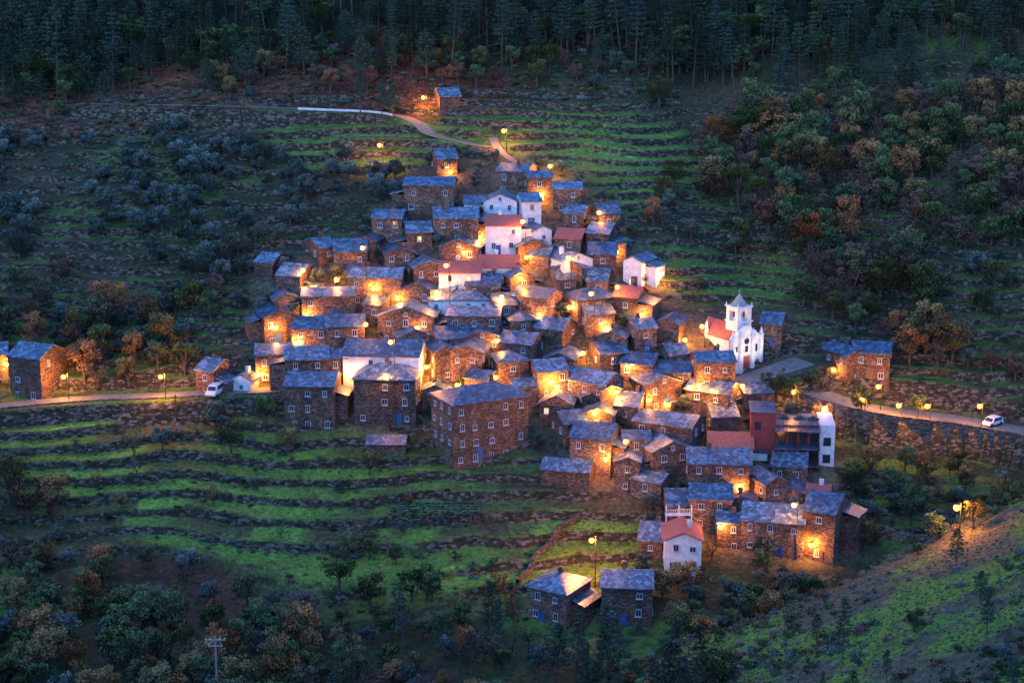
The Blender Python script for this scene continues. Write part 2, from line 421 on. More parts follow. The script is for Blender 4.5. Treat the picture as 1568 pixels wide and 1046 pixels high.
def roof_mesh(b, W, D, z, kind, rise, o=.35, th=.16):
    jz = lambda k=.09: random.uniform(-k, k)
    if kind == 'H':
        w, d = W/2+o, D/2+o; zz = z-.12
        if w >= d: r0, r1 = (-(w-d*.9), 0), ((w-d*.9), 0)
        else: r0, r1 = (0, -(d-w*.9)), (0, (d-w*.9))
        vs = [(-w,-d,zz),(w,-d,zz),(w,d,zz),(-w,d,zz),(-w,-d,zz+th),(w,-d,zz+th),(w,d,zz+th),(-w,d,zz+th),(r0[0],r0[1],z+rise+jz()),(r1[0],r1[1],z+rise+jz())]
        if w >= d: top = [(4,5,9,8),(5,6,9),(6,7,8,9),(7,4,8)]
        else: top = [(4,5,8),(5,6,9,8),(6,7,9),(7,4,8,9)]
        b.add(vs, [(3,2,1,0),(0,1,5,4),(1,2,6,5),(2,3,7,6),(3,0,4,7)]+top)
        return
    span, ln = (D, W) if kind == 'G' else (W, D)
    h = span/2; dr = rise*o/h
    sec = [(-h-o, z-dr), (0, z+rise), (h+o, z-dr), (h+o, z-dr+th), (0, z+rise+th), (-h-o, z-dr+th)]
    NS = 4; vs = []; E = [(-ln/2-o*.6)+(ln+1.2*o)*i/NS for i in range(NS+1)]
    for i, e in enumerate(E):
        r_ = 0 if i in (0, NS) else -random.uniform(0, .14)
        ex = jz(.07)
        for q_, (a, c) in enumerate(sec):
            cc = c+(r_ if q_ in (1, 4) else r_*.4); aa = a+(ex if q_ in (0, 5) else 0)
            vs.append((e, aa, cc) if kind == 'G' else (aa, e, cc))
    fs = []
    for i in range(NS):
        for q_ in range(6):
            a0 = 6*i+q_; a1 = 6*i+(q_+1) % 6; fs.append((a0, a0+6, a1+6, a1))
    o_ = 6*NS
    fs += [(0,1,4,5),(1,2,3,4),(o_,o_+5,o_+4,o_+1),(o_+1,o_+4,o_+3,o_+2)]
    b.add(vs, fs)
def build(c, W, D, hh, kind, wm, rm, th, win=1, name=None, door=True, chim=None, annex=None):
    nm = name or ('white_house' if wm == 'w' else 'stone_house')
    e = empty(nm, c, th); mw = Matrix.Translation(c) @ Matrix.Rotation(th, 4, 'Z')
    foot.append((c.x, c.y, max(W, D)*.62))
    wmat = M_white if wm == 'w' else M_stone
    span = D if kind == 'G' else W
    rise = span*random.uniform(.17, .26)
    if kind == 'H': rise = min(W, D)*.22
    b = MB(); w, d = W/2, D/2; dn = 5
    b.add([(-w,-d,-dn),(w,-d,-dn),(w,d,-dn),(-w,d,-dn),(-w,-d,hh),(w,-d,hh),(w,d,hh),(-w,d,hh)],
          [(0,1,5,4),(1,2,6,5),(2,3,7,6),(3,0,4,7)])
    if kind == 'G': b.add([(-w,-d,hh),(-w,d,hh),(-w,0,hh+rise),(w,-d,hh),(w,d,hh),(w,0,hh+rise)], [(1,0,2),(3,4,5)])
    if kind == 'F': b.add([(-w,-d,hh),(w,-d,hh),(0,-d,hh+rise),(-w,d,hh),(w,d,hh),(0,d,hh+rise)], [(0,1,2),(4,3,5)])
    b.obj('walls', [wmat], e); collect(b, mw)
    r = MB(); roof_mesh(r, W, D, hh, kind, rise)
    r.obj('roof', [M_tile if rm == 'r' else M_slate], e); collect(r, mw)
    if annex is None: annex = random.random() < .38 and not name
    if annex:
        sg = random.choice([-1, 1]); aw = random.uniform(1.8, 3.0); ah = max(1.8, hh-random.uniform(1.0, 2.4)); ad = d*random.uniform(.45, .8); ym = random.uniform(-d+ad, d-ad)
        q = MB(); x0, x1 = sorted((sg*(w+.003), sg*(w+aw))); q.box(x0, x1, ym-ad, ym+ad, -dn, ah); q.obj('annex_walls', [wmat], e); collect(q, mw)
        q = MB(); xi, xo = sg*(w+.003), sg*(w+aw+.3)
        vs = [(xi,ym-ad-.25,ah+.55),(xo,ym-ad-.25,ah-.05),(xo,ym+ad+.25,ah-.05),(xi,ym+ad+.25,ah+.55)]
        vs = vs+[(x, y, z+.15) for x, y, z in vs]
        q.add(vs, [(3,2,1,0),(4,5,6,7),(0,1,5,4),(1,2,6,5),(2,3,7,6),(3,0,4,7)]); q.obj('annex_roof', [M_slate], e); collect(q, mw)
    g = MB()
    if win:
        for face, LW in ((0, W), (1, D), (2, D)):
            if annex and ((face == 1 and sg < 0) or (face == 2 and sg > 0)): continue
            n = max(1, int(LW/2.6)); z = hh-random.uniform(1.6, 1.9)
            lim = -.2 if face == 0 else .6
            while z > lim+.0:
                for k in range(n):
                    if random.random() < ((.22 if face == 0 else .45) if not name else .06): continue
                    s = (k+.5)/n*LW-LW/2+random.uniform(-.3, .3)
                    window(g, face, W, D, s, z+random.uniform(-.08, .08), random.uniform(.65, .95), random.uniform(.8, 1.2), random.random() < .03)
                z -= 2.6
            if kind == 'F' and face == 0 and W > 6: window(g, 0, W, D, 0, hh+.1, .6, .7)
        if g.v: g.obj('windows', [M_frame, M_glass, M_lit], e)
    if door and hh > 4:
        q = MB(); s = random.uniform(-W/4, W/4); z = -.3
        q.box(s-.6, s-.48, -d-.09, -d-.001, z, z+2.1); q.box(s+.48, s+.6, -d-.09, -d-.001, z, z+2.1); q.box(s-.6, s+.6, -d-.09, -d-.001, z+2.1, z+2.25)
        q.box(s-.48, s-.01, -d-.05, -d-.001, z, z+2.1); q.box(s+.01, s+.48, -d-.05, -d-.001, z, z+2.1)
        q.obj('door', [M_blue if random.random() < .6 else M_wood], e)
    if chim if chim is not None else random.random() < .4:
        q = MB(); cx = random.uniform(-w*.5, w*.5); cy = random.uniform(-d*.1, d*.5); zt = hh+rise+.4
        q.box(cx-.3, cx+.3, cy-.3, cy+.3, hh-.2, zt); q.box(cx-.4, cx+.4, cy-.4, cy+.4, zt+.002, zt+.1)
        q.box(cx-.22, cx+.22, cy-.22, cy+.22, zt+.1, zt+.3); q.box(cx-.36, cx+.36, cy-.36, cy+.36, zt+.302, zt+.38)
        q.obj('chimney', [wmat], e)
    return e
def house(ul, ur, ve, vb, kind='G', wm='s', rm='s', yaw=None, depth=None, win=1, name=None, door=True, chim=None):
    uc = (ul+ur)/2; p, t = march(H, uc, vb, t0=100)
    dfw = p.y*cp-p.z*sp; m = dfw/F
    if yaw is None: yaw = random.choice([-28, -18, 12, 24])
    elif abs(yaw) > 7 and not name: yaw *= 1.45
    D = depth or random.uniform(5.6, 7.0); th = R(yaw)
    W = max(3.6, ((ur-ul)*1.06*m-D*abs(math.sin(th)))/math.cos(th))
    h = (vb-ve+2.5)*m/math.cos(PIT); zt = p.z+h
    hh = max(h, 3.0); zb = zt-hh
    c = Vector((p.x*(1+D/2/p.y), p.y+D/2, zb))
    build(c, W, D, hh, kind, wm, rm, th, win, name, door, chim)
HL = [
(665,705,151,170),(622,698,288,330,'G','s','s',-4,6.5),(660,700,246,272,'G','s','s',10),(762,822,266,300,'G','s','s',-14),
(742,793,312,340,'F','w','s',-3),(793,824,312,350,'G','w','s',8),(712,742,315,338,'G','w','s',0),(745,797,348,392,'G','w','r',0),
(798,843,356,384,'F','w','s',14),(665,732,337,374,'G','s','s',3),(573,622,337,366,'G','s','s',-6),(617,662,358,386,'G','s','s',8),
(675,742,382,405,'F','s','s',-8),(783,838,380,405,'F','s','s',8),(850,900,368,392,'G','s','r',-10),(898,948,360,388,'G','s','s',-16),
(863,905,330,352,'G','s','s',-12),(905,948,330,350,'G','s','s',10),(900,945,392,424,'G','s','s',-5),(835,905,402,434,'F','w','s',20),
(960,997,404,440,'F','w','s',-20),(675,735,420,455,'G','w','r',0),(735,793,412,436,'G','w','r',0),(580,635,390,418,'F','s','s',12),
(463,517,382,412,'G','s','s',24),(512,564,388,418,'G','s','s',5),(552,588,372,398,'F','s','s',-10),(540,618,428,465,'G','s','s',-3),
(625,682,412,442,'F','s','s',10),(618,674,447,475,'F','s','s',-10),(660,750,462,482,'G','w','s',0),(768,818,428,460,'F','s','s',12),
(785,862,458,494,'G','s','s',-22),(855,903,412,440,'F','s','s',-10),(862,945,460,494,'H','s','s',18),(898,938,433,458,'G','s','s',-8),
(938,992,458,494,'G','s','r',-14),(465,545,456,492,'G','s','s',4),(410,462,462,490,'F','s','s',12),(428,482,425,455,'G','s','s',-14),
(392,455,488,528,'F','s','s',15),(452,510,505,538,'G','s','s',-3),(500,560,502,538,'G','s','s',5),(583,670,488,524,'F','s','s',-6),
(603,662,518,545,'F','s','s',10),(687,767,486,520,'G','s','s',-4),(660,722,521,548,'G','s','s',8),(770,822,493,522,'H','s','s',10),
(820,882,506,538,'G','s','s',-18),(878,938,484,514,'G','s','s',14),(915,968,519,548,'F','s','s',-12),(958,1002,505,540,'G','s','s',10),
(1000,1052,500,530,'F','s','s',-14),(1160,1205,498,534,'G','s','s',-12),(393,450,545,588,'G','s','s',6,6),(440,505,552,602,'G','s','s',4,6),
(443,520,593,656,'G','s','s',-4,7.5),(532,650,547,600,'G','w','s',-6,8),(548,642,583,650,'H','s','s',-4,8),
(655,700,542,590,'F','s','s',10),(690,748,542,592,'F','s','s',-8),(752,808,556,600,'H','s','s',10),(765,832,528,560,'G','s','s',-15),
(808,868,570,616,'G','s','s',12),(835,892,552,580,'F','s','s',-12),(865,952,588,628,'G','s','s',-24),(900,957,543,572,'G','s','s',12),
(950,1012,560,590,'G','s','s',-14),(965,1040,590,626,'F','s','s',14),(1000,1065,572,604,'G','s','s',-10),(1060,1120,556,602,'G','s','s',6),
(1050,1132,602,642,'G','s','s',-20),(1125,1178,604,632,'G','s','s',8),(940,992,624,658,'G','s','s',-12),(970,1078,652,694,'G','s','s',-18),
(873,950,674,726,'G','s','s',-12,7),(843,898,650,690,'G','s','s',14),(978,1056,692,736,'F','s','s',12),
(1050,1142,712,768,'G','s','s',-3,7.5),(1082,1150,688,712,'G','w','r',-4),(1145,1200,742,788,'F','s','s',14),(1053,1120,766,812,'G','s','s',-6),
(1015,1056,775,806,'G','s','s',4),(1132,1236,800,852,'G','s','s',-10,7),(1223,1303,786,862,'G','s','s',-20,8),(1238,1266,766,790,'G','w','r',-10),
(978,1020,829,852,'G','s','s',-8),(808,902,906,960,'H','s','s',-22,7),(920,998,900,960,'G','s','s',-4,7),
(24,100,550,610,'G','s','s',-16,7),(308,356,570,602,'G','s','s',-18),(358,394,584,599,'F','w','s',-10,4),(-35,20,545,590,'G','s','s',10),
(1262,1325,546,584,'F','s','s',18,7),(1300,1366,543,580,'G','s','s',-10,6.5),(1178,1238,716,745,'G','s','s',-8),(1150,1182,664,690,'G','s','s',10),
(1195,1230,756,786,'F','s','s',-10),(560,600,470,495,'G','s','s',-10),(715,770,440,462,'G','s','s',-6),(815,850,395,415),(705,768,520,545,'F','s','s',6),
(720,770,340,352),(1080,1125,640,668,'G','s','s',6),(900,945,600,640,'F','s','s',16),(395,440,405,425,'G','s','s',-14),
(1010,1050,545,572,'G','s','s',10),(745,790,470,498,'G','s','s',12),(675,700,455,470),(520,560,418,440,'F'),(840,880,430,452,'G'),
]
for t in HL: house(*t)
house(1015,1071,828,884,'F','w','r',-3,7,name='white_gabled_house')
house(664,806,616,702,'H','s','s',27,8.5,name='large_stone_house')
house(735,800,612,690,'G','s','s',27,6,name='large_stone_house_annex')
house(830,910,722,748,'G','s','s',-14,5,0,'stone_barn',False,False)
house(565,622,682,698,'G','s','s',-2,4,0,'stone_shed',False,False)

# ---- church
def church():
    p, t = march(H, 1142, 566); th = R(33); S_ = .9
    e = empty('parish_church', p+Vector((0, 0, .1)), th); e.scale = (S_, S_, S_)
    mw = Matrix.Translation(e.location) @ Matrix.Rotation(th, 4, 'Z') @ Matrix.Scale(S_, 4)
    b = MB(); W = 7.2; Ln = 17; w = W/2
    b.add([(-w,1,-5),(w,1,-5),(w,Ln,-5),(-w,Ln,-5),(-w,1,6),(w,1,6),(w,Ln,6),(-w,Ln,6),(0,1,8),(0,Ln,8)],
          [(0,1,5,4),(1,2,6,5),(2,3,7,6),(3,0,4,7),(4,5,8),(7,6,9)])
    b.obj('nave', [M_white], e); collect(b, mw)
    r = MB(); h = w; o = .25
    sec = [(-h-o, 5.87), (0, 8.02), (h+o, 5.87), (h+o, 6.05), (0, 8.2), (-h-o, 6.05)]
    vs = [(a, y, c) for y in (1.2, Ln+.2) for a, c in sec]
    r.add(vs, [(0,6,7,1),(1,7,8,2),(2,8,9,3),(3,9,10,4),(4,10,11,5),(5,11,6,0),(0,1,4,5),(1,2,3,4),(6,11,10,7),(7,10,9,8)])
    r.obj('roof', [M_tile], e); collect(r, mw)
    f = MB()
    pts = [(-3.3,-5),(3.3,-5),(3.3,6.6),(2.6,6.7),(2.2,7.3),(1.3,7.6),(.9,8.4),(-.9,8.4),(-1.3,7.6),(-2.2,7.3),(-2.6,6.7),(-3.3,6.6)]
    n = len(pts); f.add([(x,.0,z) for x, z in pts]+[(x,.8,z) for x, z in pts], [tuple(range(n)), tuple(range(2*n-1, n-1, -1))]+[((i+1) % n, i, i+n, (i+1) % n+n) for i in range(n)])
    for x in (-3.5, -1.45, 1.45, 3.5):
        f.tube((x,-.1,-5), (x,-.1,6.3), .5, .46, 16); f.tube((x,-.1,6.3), (x,-.1,6.5), .6, .6, 16); f.tube((x,-.1,6.502), (x,-.1,7.9), .46, .03, 16)
    for x in (-w, w):
        f.tube((x,Ln,-5),(x,Ln,6.6),.5,.46,14); f.tube((x,Ln,6.6),(x,Ln,6.8),.6,.6,14); f.tube((x,Ln,6.802),(x,Ln,9.5),.46,.03,14)
        f.tube((x,7.5,-5),(x,7.5,6.5),.4,.4,14); f.tube((x,7.5,6.5),(x,7.5,8.6),.45,.03,14)
    f.obj('facade', [M_white], e); collect(f, mw)
    tb = MB(); tb.box(-1.7,1.7,.82,4.2,-1,8.9); tb.box(-1.9,1.9,.62,4.4,8.9,9.1)
    for (x0, x1, y0, y1) in ((-1.7,-.75,.85,1.7),(.75,1.7,.85,1.7),(-1.7,-.75,3.3,4.15),(.75,1.7,3.3,4.15)): tb.box(x0,x1,y0,y1,9.1,11.0)
    tb.box(-1.69,1.69,.86,4.14,11.0,11.7); tb.box(-1.9,1.9,.62,4.4,11.7,11.9)
    tb.box(-.9,.9,1.6,3.4,9.1,9.6)
    for x, y in ((-1.7,.85),(1.7,.85),(-1.7,4.15),(1.7,4.15)): tb.tube((x,y,11.9),(x,y,12.7),.18,.02,8)
    tb.obj('bell_tower', [M_white], e); collect(tb, mw)
    sp_ = MB(); sp_.tube((0,2.5,11.9),(0,2.5,14.2),1.65,.05,8); sp_.tube((0,2.5,14.2),(0,2.5,15.1),.04,.04,6); sp_.box(-.3,.3,2.46,2.54,14.7,14.78)
    sp_.obj('spire', [M_conc], e)
    bl = MB(); bl.tube((0,2.5,10.9),(0,2.5,10.4),.15,.3,10); bl.tube((0,2.5,10.4),(0,2.5,10.0),.3,.45,10); bl.obj('bell', [M_metal], e)
    g = MB(); g.box(-.75,.75,-.06,-.002,0,2.5); g.obj('door', [M_redp], e)
    g = MB(); g.box(-1.0,-.752,-.12,-.002,0,2.75); g.box(.752,1.0,-.12,-.002,0,2.75); g.box(-.75,.75,-.12,-.002,2.502,2.75); g.obj('door_surround', [M_conc], e)
    g = MB()
    g.tube((0,-.05,5.4),(0,-.002,5.4),.6,.6,16); g.box(-2.7,-2.2,-.05,-.002,3.2,4.6); g.box(2.2,2.7,-.05,-.002,3.2,4.6); g.box(-.35,.35,-.05,-.002,3.3,4.5)
    for y in (4, 8, 12): g.box(-w-.05,-w-.002,y-.4,y+.4,2.8,4.6)
    g.obj('windows', [M_glass], e)
    foot.append((p.x-3, p.y+6, 9))
    return e, mw
CH, CHM = church()

# ---- modern cafe building with balconies and red block
def modern():
    p, t = march(H, 1228, 712); th = R(-6); e = empty('terraced_cafe_building', p, th)
    mw = Matrix.Translation(p) @ Matrix.Rotation(th, 4, 'Z'); foot.append((p.x, p.y+4, 7))
    b = MB(); b.box(-4.3,2.6,1.2,9,-4,6.0); b.box(-8.2,-4.31,1.5,8,-4,8.0); b.obj('walls', [M_redp], e); collect(b, mw)
    c = MB(); c.box(2.61,5.0,.2,8,-4,6.6); c.obj('white_wing', [M_white], e); collect(c, mw)
    s = MB()
    for z in (0, 2.8, 5.7): s.box(-4.5,2.59,-1.2,1.19,z,z+.22)
    s.box(-8.4,-4.32,1.2,8.2,8.002,8.2)
    s.box(-4.3,2.58,1.21,9,6.002,6.15); s.obj('slabs', [M_slate], e); collect(s, mw)
    r = MB()
    for z in (.22, 3.02, 5.92):
        r.box(-4.5,2.55,-1.18,-1.13,z+.95,z+1.0); r.box(-4.5,2.55,-1.18,-1.13,z+.5,z+.53)
        for i in range(13): x = -4.45+i*.58; r.box(x-.02,x+.02,-1.18,-1.13,z,z+.95)
    for x in (-4.4, -1, 2.4): r.box(x-.1,x+.1,-1.1,-.9,-4,5.7)
    r.obj('railings', [M_metal], e)
    g = MB()
    for z in (.25, 3.05):
        for x in (-3.9, -2.2, -.5, 1.2): g.box(x,x+1.3,1.15,1.198,z,z+2.1)
    g.box(3.2,4.4,.15,.198,3.2,4.6); g.box(3.2,4.4,.15,.198,.4,1.8); g.box(-7.6,-6.6,1.45,1.498,5.2,6.5)
    g.obj('glazing', [M_glass], e)
    k = MB()
    for x in (-3.2, -.6, 1.4):
        k.tube((x,-.2,5.92),(x,-.2,8.1),.03,.03,6); k.tube((x,-.2,7.7),(x,-.2,8.25),1.15,.05,8)
    k.obj('parasols', [M_metal], e)
modern()
def balcony():
    p, t = march(H, 1037, 812); e = empty('timber_balcony', p+Vector((0,-1.0,0)), R(4)); b = MB()
    for z in (.9, 2.9):
        b.box(-2,2,-.6,.5,z,z+.12); b.box(-2,2,-.6,-.54,z+.95,z+1.02)
        for i in range(12): x = -1.97+i*.358; b.box(x-.03,x+.03,-.6,-.55,z+.12,z+.95)
    for x in (-1.95, 0, 1.95): b.box(x-.07,x+.07,-.54,-.4,-1.5,4.6)
    b.obj('balcony', [M_white], e)
balcony()
# ---- small houses and sheds filling the lanes of the old core
cx_, cy_ = np.meshgrid(np.arange(-50, 60, 1.9), np.arange(232, 318, 1.9)); cx_ = cx_.ravel(); cy_ = cy_.ravel()
kk = inpoly(Z['core'], cx_, cy_); order = rng.permutation(np.nonzero(kk)[0]); nfill = 0
rp = np.concatenate([A[:, :2] for A, hw in roads.values()])
for i in order:
    x, y = cx_[i]+rng.uniform(-.6, .6), cy_[i]+rng.uniform(-.6, .6)
    dd = [math.hypot(x-a, y-b)-(r*.62) for a, b, r in foot]
    if min(dd) < 2.3 or np.hypot(rp[:, 0]-x, rp[:, 1]-y).min() < 6 or nfill >= 34: continue
    W_ = random.uniform(3.8, 5.4); D_ = random.uniform(4, 5.2); hh = random.uniform(3.4, 5.2)
    build(Vector((x, y, hz(x, y-D_/2)-.3)), W_, D_, hh, random.choice('GGF'), 's', 's', R(random.uniform(-35, 35)), annex=False, door=False); nfill += 1

bvh = BVHTree.FromPolygons(HV, HF)

# ------------------------------------------------------------------ street lamps
OR = (1.0, .36, .05)
LK = 5.6
def add_lamp(u, v, P=260, col=OR, post=4.0, kind=None):
    d = ray(u, v); hit, nrm, idx, dist = bvh.ray_cast(Vector((0, 0, 0)), d)
    gp, gt = march(H, u, v)
    arm = None
    if hit is not None and dist < gt:
        if nrm.dot(d) > 0: nrm = -nrm
        if abs(nrm.z) < .3:
            pos = hit+nrm*1.0; arm = hit
        else:
            t = dist-1.0; pos = d*t
            while t > dist-12:
                q = d*t; h2 = bvh.ray_cast(q, Vector((0, 0, -1)))
                g = hz(q.x, q.y)
                if h2[0] is None or h2[0].z < g: pos = q; break
                t -= .5
            else: pos = d*(dist-1.2); arm = hit
    else:
        pos, t = march(H, u, v, off=post); P = P*1.7
    e = empty('street_lamp', pos); b = MB()
    if arm is not None:
        a = arm-pos; b.tube((a.x, a.y, a.z+.35), (0, 0, .6), .035, .03, 6); b.tube((a.x, a.y, a.z-.1), (a.x*.5, a.y*.5, .45), .02, .02, 6)
    else:
        g = hz(pos.x, pos.y)-pos.z
        b.tube((.6, .3, g-.3), (.6, .3, .5), .07, .05, 8); b.tube((.6, .3, .5), (0, 0, .6), .04, .03, 6); b.tube((.6, .3, g-.3), (.6, .3, g+.5), .12, .1, 8)
    b.obj('post', [M_metal], e)
    k = MB(); k.tube((0, 0, .44), (0, 0, .54), .34, .08, 8); k.tube((0, 0, .54), (0, 0, .62), .05, .04, 8)
    k.obj('lantern', [M_metal], e)
    k = MB(); k.ball(.42); k.obj('globe', [M_globe], e, True)
    l = bpy.data.lights.new('bulb', 'POINT'); l.energy = P*LK; l.color = col; l.shadow_soft_size = .25
    try: l.cycles.max_bounces = 3
    except Exception: pass
    o = bpy.data.objects.new('bulb', l); sc.collection.objects.link(o); o.parent = e
LP = [(648,150,360),(581,223,260),(771,201,400),(842,255,400),(688,263,260),(828,297,260),(917,326,240),(947,385,260),(1005,418,420),(683,407,240),
(712,386,200),(464,414,300),(482,439,260),(573,440,300),(469,480,300),(768,455,260),(808,393,300),(660,447,240),(455,523,320),(598,524,220),
(399,570,380),(246,577,560),(97,577,480),(10,556,320),(653,562,420),(751,577,340),(841,582,420),(850,590,220),(893,541,300),(940,598,380),(912,630,420),
(1020,617,460),(958,676,480),(1056,593,300),(1070,590,300),(1090,598,260),(1283,565,420),(925,500,260),(945,440,220),(1133,748,460),(1216,773,240),
(1103,803,360),(1245,831,340),(1465,777,460),(1376,621,240),(1420,622,200),(1345,592,260),(735,362,260),(560,497,220),(515,428,240),(1128,590,200),
(795,425,260),(880,470,240),(985,480,240),(1040,520,260),(700,590,240),(640,500,200),(540,570,260),(610,455,200),(760,520,180),(830,480,160),
(965,560,240),(870,395,240),(555,380,200),(1075,500,260),(990,610,260),(905,450,200),(420,500,240),(800,340,240),(1215,600,300),(1500,622,260),
(1262,625,340),(1320,612,300),(930,700,220),(590,575,200)]
for u, v, P_ in LP: add_lamp(u, v, P_*1.0)
add_lamp(906, 827, 850, OR, 7.5)
def flood(loc, tgt, P, col):
    e = empty('floodlight', loc); b = MB(); b.box(-.25,.25,-.12,.12,-.2,.16); b.box(-.04,.04,-.04,.04,-.8,-.2); b.obj('housing', [M_metal], e)
    l = bpy.data.lights.new('beam', 'SPOT'); l.energy = P; l.color = col; l.spot_size = R(75); l.spot_blend = .6; l.shadow_soft_size = .12
    o = bpy.data.objects.new('beam', l); sc.collection.objects.link(o)
    d = (tgt-loc).normalized(); o.rotation_euler = d.to_track_quat('-Z', 'Y').to_euler(); o.location = d*.35
    o.parent = e
flood(CHM @ Vector((-2.5, -7.5, 1.0)), CHM @ Vector((0, 0, 7)), 1300, (1, .80, .55))
flood(CHM @ Vector((3.2, -7, 1.0)), CHM @ Vector((0, 0, 6)), 1200, (1, .84, .62))

# ------------------------------------------------------------------ vegetation
def leaf_mat(name, c1, c2):
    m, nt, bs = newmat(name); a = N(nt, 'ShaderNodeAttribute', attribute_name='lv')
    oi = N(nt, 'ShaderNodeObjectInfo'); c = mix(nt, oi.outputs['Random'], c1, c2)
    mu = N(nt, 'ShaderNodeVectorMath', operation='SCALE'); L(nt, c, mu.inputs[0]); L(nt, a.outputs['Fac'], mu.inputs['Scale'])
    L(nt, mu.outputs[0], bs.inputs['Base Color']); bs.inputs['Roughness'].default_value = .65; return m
M_bark = noisy('bark', (.05, .038, .03), (.11, .085, .065), .9, 3)
M_olive = leaf_mat('olive_leaves', (.10, .135, .115), (.05, .085, .055))
M_green = leaf_mat('green_leaves', (.035, .075, .02), (.08, .105, .026))
M_autumn = leaf_mat('autumn_leaves', (.27, .10, .025), (.14, .12, .035))
M_brown = leaf_mat('russet_leaves', (.13, .052, .04), (.095, .075, .04))
M_pine = leaf_mat('pine_needles', (.013, .036, .022), (.026, .06, .028))
M_grass = leaf_mat('grass_blades', (.11, .20, .03), (.14, .13, .04))
M_fern = leaf_mat('bracken_fronds', (.19, .055, .04), (.11, .08, .035))
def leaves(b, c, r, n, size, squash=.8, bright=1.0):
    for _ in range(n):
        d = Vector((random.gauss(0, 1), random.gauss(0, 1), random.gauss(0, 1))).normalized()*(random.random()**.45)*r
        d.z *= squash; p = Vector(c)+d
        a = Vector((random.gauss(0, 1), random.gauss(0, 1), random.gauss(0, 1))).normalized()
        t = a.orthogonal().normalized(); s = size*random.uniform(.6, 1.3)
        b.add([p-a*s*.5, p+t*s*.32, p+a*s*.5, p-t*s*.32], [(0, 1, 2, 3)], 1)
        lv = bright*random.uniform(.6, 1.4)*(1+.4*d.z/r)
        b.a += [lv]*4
def tube_a(b, *a, **k):
    n0 = len(b.v); b.tube(*a, **k); b.a += [1.0]*(len(b.v)-n0)
def to_lib(b, name, mats):
    o = b.obj(name, mats); sc.collection.objects.unlink(o); return o
def broad(name, mat, R_=2.2, Hh=4.2, nc=15, nl=75, size=.34, squash=.8, trunk=.35, gap=.35):
    b = MB(); tz = Hh*trunk
    tube_a(b, (0, 0, -.6), (.08, .05, tz), .2*R_/2, .13*R_/2, 7)
    for i in range(nc):
        a = i*2.4+random.uniform(-.4, .4); zf = random.random(); rr = R_*(.35+.6*math.sin(math.pi*(.15+.75*zf)))*random.uniform(.6, 1)
        c = (rr*math.cos(a)*.8, rr*math.sin(a)*.8, tz+(Hh-tz)*(.12+.8*zf))
        mid = Vector(c)*.5+Vector((0, 0, tz*.45))
        tube_a(b, (.08, .05, tz*.9), mid, .08, .05, 5, cap=False); tube_a(b, mid, c, .05, .02, 4, cap=False)
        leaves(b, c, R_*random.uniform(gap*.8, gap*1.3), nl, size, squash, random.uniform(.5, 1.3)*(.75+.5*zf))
    return to_lib(b, name, [M_bark, mat])
def pine(name, Hh=12, z0f=.32, spread=2.3):
    b = MB(); tube_a(b, (0, 0, -1), (.1, 0, Hh*.98), .17, .04, 6)
    k = 0
    z = Hh*z0f
    while z < Hh:
        f = (z-Hh*z0f)/(Hh*(1-z0f)); L_ = (spread*(1-f)**.7+.4)*random.uniform(.65, 1.15)
        for i in range(4):
            a = k*1.1+i*1.57+random.uniform(-.5, .5); l = L_*random.uniform(.45, 1.15)
            e = Vector((l*math.cos(a), l*math.sin(a), z+.15*l)); tube_a(b, (0, 0, z), e, .045, .015, 4, cap=False)
            for q in (.55, 1.0): leaves(b, (e.x*q, e.y*q, z+.15*l*q), .3+.33*l*.5, 22, .3, .55, random.uniform(.55, 1.5))
        z += Hh*.065; k += 1
    leaves(b, (.1, 0, Hh), .4, 14, .28, 1.0)
    return to_lib(b, name, [M_bark, M_pine])
def bare(name, Hh=4.5, mat=None, nl=10):
    b = MB(); tube_a(b, (0, 0, -.6), (.05, 0, Hh*.3), .12, .09, 6)
    for i in range(11):
        a = i*2.4; zf = random.uniform(.45, 1); r = Hh*.36*random.uniform(.5, 1.1); e = Vector((r*math.cos(a), r*math.sin(a), Hh*zf))
        tube_a(b, (.05, 0, Hh*random.uniform(.2, .3)), e*.6+Vector((0, 0, .3)), .06, .035, 4, cap=False); tube_a(b, e*.6+Vector((0, 0, .3)), e, .035, .012, 4, cap=False)
        for j in range(14):
            o = e*random.uniform(.6, 1); d = Vector((random.gauss(0, .5), random.gauss(0, .5), random.uniform(0, .9)))*(Hh*.16)
            tube_a(b, o, o+d, .018, .006, 3, cap=False)
        leaves(b, e*.85, Hh*.17, nl, .28, .9, random.uniform(.7, 1.3))
    return to_lib(b, name, [M_bark, mat])
def tuft(name, mat, r=.6, n=60, size=.3, sq=.6):
    b = MB()
    for i in range(4): leaves(b, (random.uniform(-r, r)*.6, random.uniform(-r, r)*.6, r*.35), r*.55, n//4, size, sq, random.uniform(.7, 1.3))
    for i in range(3): tube_a(b, (0, 0, -.2), (random.uniform(-r, r)*.5, random.uniform(-r, r)*.5, r*.6), .03, .01, 4, cap=False)
    return to_lib(b, name, [M_bark, mat])
def rockm(name, r=.5):
    b = MB(); n = 7; vs = [(0, 0, r*.6)]
    for k, (rr, z) in enumerate(((.6, .5), (1.0, .1), (.9, -.4))):
        for i in range(n): a = 6.283*i/n+k*.3; q = r*rr*random.uniform(.7, 1.25); vs.append((q*math.cos(a), q*math.sin(a), z*r*random.uniform(.7, 1.2)))
    fs = [(0, 1+i, 1+(i+1) % n) for i in range(n)]
    for k in (0, 1):
        for i in range(n): a = 1+k*n+i; c = 1+k*n+(i+1) % n; fs.append((a, a+n, c+n, c))
    b.add(vs, fs); b.a = [1.0]*len(b.v); return to_lib(b, name, [M_wall])
